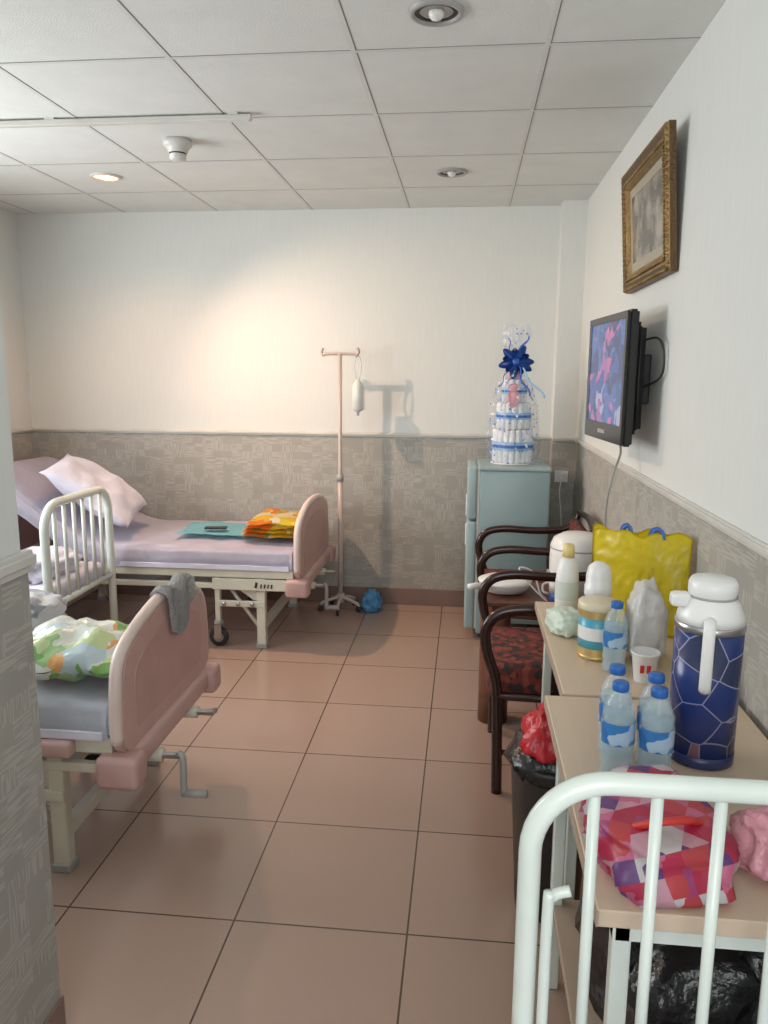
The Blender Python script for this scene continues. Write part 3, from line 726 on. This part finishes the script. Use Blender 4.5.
# ------------------------------------------------------------ objects on desks
M['ycap'] = mat('yellow_cap', (.75, .62, .25), .4)
b = B('lotion_bottle')
b.lathe((.335, 2.43, T), [(.028, 0), (.036, .006), (.037, .08), (.034, .15), (.026, .175), (.017, .185)], M['white'], 28)
b.lathe((.335, 2.43, T+.185), [(.019, 0), (.019, .02), (.017, .038), (.012, .042)], M['ycap'], 24)
b.lathe((.335, 2.43, T+.05), [(.0374, 0), (.0374, .06)], mat('label_pale', (.62, .68, .62), .5), 28, cap=False)
b.done()
M['clearp'] = mat('clear_plastic', (.72, .84, .88), .06, alpha=.28, var=.02)
M['bcap'] = mat('blue_cap', (.02, .13, .45), .35)
M['blabel'] = mat_patch('bottle_label', [(.04, .20, .50), (.40, .55, .7), (.03, .16, .45), (.08, .28, .55)], 45, .35)
M['water'] = mat('water', (.36, .60, .72), .05, alpha=.32, var=0)
def water_bottle(x, y, h=.19, r=.031, z=T):
    b = B('water_bottle'); k = h/.19
    p = [(r*.7, .0), (r*.95, .004), (r, .012), (r*.93, .03*k), (r, .042*k), (r*.95, .052*k), (r, .062*k), (r, .115*k), (r*.96, .122*k), (r*.98, .132*k), (r*.7, .155*k), (.013, .168*k), (.0125, .176*k)]
    b.lathe((x, y, z), p, M['clearp'], 24)
    b.lathe((x, y, z), [(r*.90, .008), (r*.88, .03*k), (r*.93, .06*k), (r*.93, .11*k), (r*.9, .128*k)], M['water'], 20)
    b.lathe((x, y, z+.070*k), [(r*1.012, 0), (r*1.012, .042*k)], M['blabel'], 28, cap=False)
    b.lathe((x, y, z+.170*k), [(.0150, 0), (.0155, .002), (.0155, .013*k), (.0140, .016*k), (.001, .0162*k)], M['bcap'], 24)
    b.done()
water_bottle(.302, 1.405); water_bottle(.368, 1.385); water_bottle(.379, 1.455); water_bottle(.312, 1.49)
water_bottle(.395, 1.94, .19, .030)
M['canblue'] = mat('can_label_blue', (.08, .38, .50), .3)
M['cangold'] = mat('can_gold', (.62, .45, .18), .3, .5)
b = B('infant_formula_can'); c = (.368, 2.05, T)
b.lathe(c, [(.046, 0), (.050, .003), (.050, .012)], M['cangold'], 36)
b.lathe(c, [(.0495, .012), (.0495, .135)], M['canblue'], 36)
b.lathe((c[0], c[1], T+.012), [(.0500, .0), (.0500, .02)], M['cangold'], 36, cap=False)
b.lathe((c[0], c[1], T+.055), [(.0503, .0), (.0503, .035)], M['white'], 36, cap=False)
b.lathe((c[0], c[1], T+.115), [(.0502, 0), (.0502, .02)], M['cangold'], 36, cap=False)
b.lathe((c[0], c[1], T+.135), [(.051, 0), (.053, .003), (.053, .018), (.049, .022), (.001, .022)], mat('can_lid', (.70, .62, .45), .35), 36)
b.done()
b = B('baby_bottle'); c = (.392, 2.20, T)
b.lathe(c, [(.03, 0), (.034, .006), (.034, .12), (.036, .13)], M['clearp'], 24)
b.lathe((c[0], c[1], T+.128), [(.037, 0), (.039, .004), (.039, .03), (.036, .034), (.036, .06), (.030, .085), (.015, .098), (.001, .10)], M['white'], 28)
b.done()
M['tissue'] = mat('pale_green_wrap', (.62, .72, .62), .5, bump=.8, bscale=30)
b = B('tissue_pack'); b.blob((.305, 2.23, T+.035), (.085, .12, .07), M['tissue'], 4, .3, floor=T, rot=.3); b.done()
M['yellow'] = mat('yellow_plastic', (.92, .76, .04), .24, bump=.5, bscale=9)
b = B('shopping_bag')
def yc_(u): return 2.41-.17*u
def yb_(side):
    def f(u, v):
        x = .405+.25*(.5+(u-.5)*(.95+.05*v))
        z = T+.285*v+v*v*(.006*math.sin(u*11+side)+.015*u+.005*math.sin(u*23))
        bul = .055*(math.sin(math.pi*min(1, max(0, u)))**.5)*(1-.8*v**2)
        crease = .008*abs(noise.noise(Vector((u*4+v*3, v*2-u*2, side*3+2))))+.005*abs(noise.noise(Vector((u*10-v*6, v*7, side))))
        return Vector((x, yc_(u)+side*(bul+.004-crease*1.3+.008)+.010*math.sin(u*7+v*2)*v, z))
    return f
b.grid(yb_(-1), 44, 36, M['yellow'], .0015); b.grid(yb_(1), 32, 24, M['yellow'], .0015)
b.grid(lambda u, v: Vector((.405+.25*(.5+(u-.5)*.95), yc_(u)+(v*2-1)*.060*math.sin(math.pi*u)**.5, T+.002)), 12, 4, M['yellow'])
for u0, u1, hh in ((.30, .40, .022), (.60, .72, .022)):
    for s_ in (-1, 1):
        q = [Vector((.405+.25*uu, yc_(uu)+s_*.012, T+.28+dz)) for uu, dz in ((u0, 0), (u0+.025, hh), (u1-.025, hh+.003), (u1, 0))]
        b.tube(smooth_path(q, 5), .003, M['bluep'], 6, flat=2.2)
b.done()
M['wbag'] = mat('translucent_bag', (.68, .67, .64), .3, alpha=.85, bump=.8, bscale=30)
b = B('plastic_bag'); b.blob((.49, 2.03, T+.105), (.10, .13, .21), M['wbag'], 6, .22, 2.2, .65, floor=T, taper=.25)
b.done()
b = B('paper_cup'); c = (.460, 1.885, T)
b.lathe(c, [(.024, 0), (.0245, .002), (.033, .07), (.0355, .073), (.0355, .077), (.032, .077), (.024, .006), (.001, .006)], M['white'], 32, cap=False)
b.lathe(c, [(.0, .001), (.024, .001)], M['white'], 32, cap=False)
M['redink'] = mat('red_print', (.6, .04, .03), .5)
for dx in (-.014, .002): b.box((c[0]+dx-.004, c[1]-.0322, T+.030), (c[0]+dx+.006, c[1]-.0275, T+.050), M['redink'], .001, rot=(.12, 0, 0))
b.done()
def thermos_mat():
    m, nt, bs = new_mat('thermos_print'); N = NT(nt)
    tc = nt.nodes.new('ShaderNodeTexCoord')
    v = nt.nodes.new('ShaderNodeTexVoronoi'); v.feature = 'DISTANCE_TO_EDGE'; v.inputs['Scale'].default_value = 16
    nt.links.new(tc.outputs['Object'], v.inputs['Vector'])
    v2 = nt.nodes.new('ShaderNodeTexVoronoi'); v2.inputs['Scale'].default_value = 16; nt.links.new(tc.outputs['Object'], v2.inputs['Vector'])
    sp = nt.nodes.new('ShaderNodeSeparateColor'); nt.links.new(v2.outputs['Color'], sp.inputs[0])
    base = N.mix(N.m('GREATER_THAN', sp.outputs[0], .70), (.02, .04, .17), (.03, .04, .10))
    base = N.mix(N.m('GREATER_THAN', sp.outputs[1], .84), base, (.30, .15, .19))
    c = N.mix(N.m('LESS_THAN', v.outputs['Distance'], .018), base, (.30, .30, .42))
    nt.links.new(c, bs.inputs['Base Color']); bs.inputs['Roughness'].default_value = .25; return m
M['thermos'] = thermos_mat()
b = B('thermos_flask'); c = (.482, 1.495, T)
b.lathe(c, [(.056, 0), (.063, .003), (.064, .025)], mat('thermos_base', (.03, .04, .12), .3), 40)
b.lathe(c, [(.063, .025), (.0635, .27)], M['thermos'], 40)
b.lathe(c, [(.064, .27), (.0655, .273), (.0655, .283), (.063, .286)], M['steel'], 40)
b.lathe(c, [(.0635, .286), (.061, .30), (.050, .325), (.044, .332), (.044, .34), (.045, .342), (.045, .360), (.040, .369), (.001, .371)], M['white'], 40)
b.lathe((c[0], c[1], T+.333), [(.045, 0), (.046, .002), (.045, .005)], M['grey'], 40, cap=False)
b.box((c[0]-.078, c[1]-.015, T+.312), (c[0]-.04, c[1]+.015, T+.340), M['white'], .008)
dr = Vector((-.30, -.95, 0)).normalized()
P = Vector(c)
b.tube(smooth_path([P+dr*.056+Vector((0, 0, .30)), P+dr*.082+Vector((0, 0, .295)), P+dr*.088+Vector((0, 0, .25)), P+dr*.085+Vector((0, 0, .18)), P+dr*.062+Vector((0, 0, .165))], 6), .008, M['white'], 10, flat=1.4)
b.done()
M['check'] = mat_patch('checkered_fabric', [(.40, .02, .06), (.50, .26, .32), (.12, .04, .16), (.45, .05, .06), (.50, .46, .47), (.34, .05, .17), (.50, .12, .22)], 32, .45, rnd=0.0, rot=.5, bump=.3)
b = B('checkered_bag'); b.blob((.312, 1.155, T+.042), (.20, .26, .098), M['check'], 9, .2, 2.0, .6, floor=T, rot=.05)
b.tube(smooth_path([(.26, 1.10, T+.075), (.29, 1.07, T+.104), (.34, 1.08, T+.106), (.37, 1.12, T+.078)], 6), .006, M['redink'], 8, flat=1.6)
b.done()
M['pinkbag'] = mat('pink_plastic_bag', (.66, .30, .35), .3, bump=.8, bscale=30)
b = B('plastic_bag'); b.blob((.495, 1.15, T+.038), (.11, .13, .08), M['pinkbag'], 12, .35, floor=T, taper=.3); b.done()
M['blackbag'] = mat('black_plastic_bag', (.012, .012, .013), .22, bump=1, bscale=22)
M['redbag'] = mat('red_plastic_bag', (.50, .02, .03), .3, bump=.8, bscale=25)
b = B('garbage_bag'); b.blob((.43, 1.39, .40), (.30, .46, .36), M['blackbag'], 14, .3, 2.6, .6, floor=.237, taper=.15); b.done()
M['bin'] = mat('dark_bin_plastic', (.03, .028, .028), .4)
b = B('waste_bin'); bc = (.265, 2.03, 0)
b.lathe(bc, [(.085, 0), (.09, .004), (.115, .44), (.122, .45), (.122, .462), (.112, .462), (.106, .40), (.08, .02), (.001, .02)], M['bin'], 32, cap=False)
b.blob((bc[0], bc[1], .455), (.23, .23, .10), M['blackbag'], 21, .25, sub=3)
b.blob((bc[0]-.005, bc[1]-.01, .53), (.15, .17, .15), M['redbag'], 18, .35, taper=.3)
b.done()

# ------------------------------------------------------------ lights
def area(name, loc, rot, sx, sy, power, col):
    l = bpy.data.lights.new(name, 'AREA'); l.shape = 'RECTANGLE'; l.size = sx; l.size_y = sy; l.energy = power; l.color = col
    o = bpy.data.objects.new(name, l); o.location = loc; o.rotation_euler = rot; COL.objects.link(o); return o
area('window_daylight', (XL-.12, 2.7, 1.55), (0, -math.pi/2, 0), 1.2, 1.6, 58, (.95, .98, 1.0))
area('added_fill_light', (-.1, Y0+.05, 1.7), (math.radians(90), 0, 0), 1.3, 1.4, 27, (.96, .98, 1.0))  # unseen fill lamp added behind the camera to brighten the room
l = bpy.data.lights.new('warm_downlight', 'SPOT'); l.energy = 110; l.color = (1, .68, .47); l.spot_size = math.radians(116); l.spot_blend = 1.0; l.shadow_soft_size = .015
o = bpy.data.objects.new('warm_downlight', l); o.location = (-1.88, 4.04, ZC-.035)
o.rotation_euler = Vector((1.45, .22, -1.70)).to_track_quat('-Z', 'Y').to_euler(); COL.objects.link(o)
# the same fitting's plain downward throw: soft orange wash on the wall above the bed
l = bpy.data.lights.new('warm_downlight_wash', 'SPOT'); l.energy = 34; l.color = (1, .50, .25); l.spot_size = math.radians(150); l.spot_blend = .8; l.shadow_soft_size = .05
o = bpy.data.objects.new('warm_downlight_wash', l); o.location = (-1.88, 4.04, ZC-.035); COL.objects.link(o)
w = bpy.data.worlds.new('World'); sc.world = w; w.use_nodes = True
w.node_tree.nodes['Background'].inputs[0].default_value = (.95, .98, 1, 1); w.node_tree.nodes['Background'].inputs[1].default_value = .9

# ------------------------------------------------------------ camera
psi = math.radians(5.98); th = math.radians(10.1); ro = math.radians(.4)
r = Vector((math.cos(psi), math.sin(psi), 0)); f = Vector((-math.sin(psi)*math.cos(th), math.cos(psi)*math.cos(th), -math.sin(th))); u = r.cross(f)
r2 = r*math.cos(ro)+u*math.sin(ro); u2 = -r*math.sin(ro)+u*math.cos(ro)
cam = bpy.data.cameras.new('Camera'); cam.sensor_fit = 'VERTICAL'; cam.sensor_height = 24; cam.lens = 24*770/1024; cam.clip_start = .02
co = bpy.data.objects.new('Camera', cam)
co.matrix_world = Matrix(((r2.x, u2.x, -f.x, 0), (r2.y, u2.y, -f.y, 0), (r2.z, u2.z, -f.z, 1.5), (0, 0, 0, 1)))
COL.objects.link(co); sc.camera = co
try:
    sc.view_settings.view_transform = 'Standard'; sc.view_settings.look = 'None'
except Exception as e: print(e)
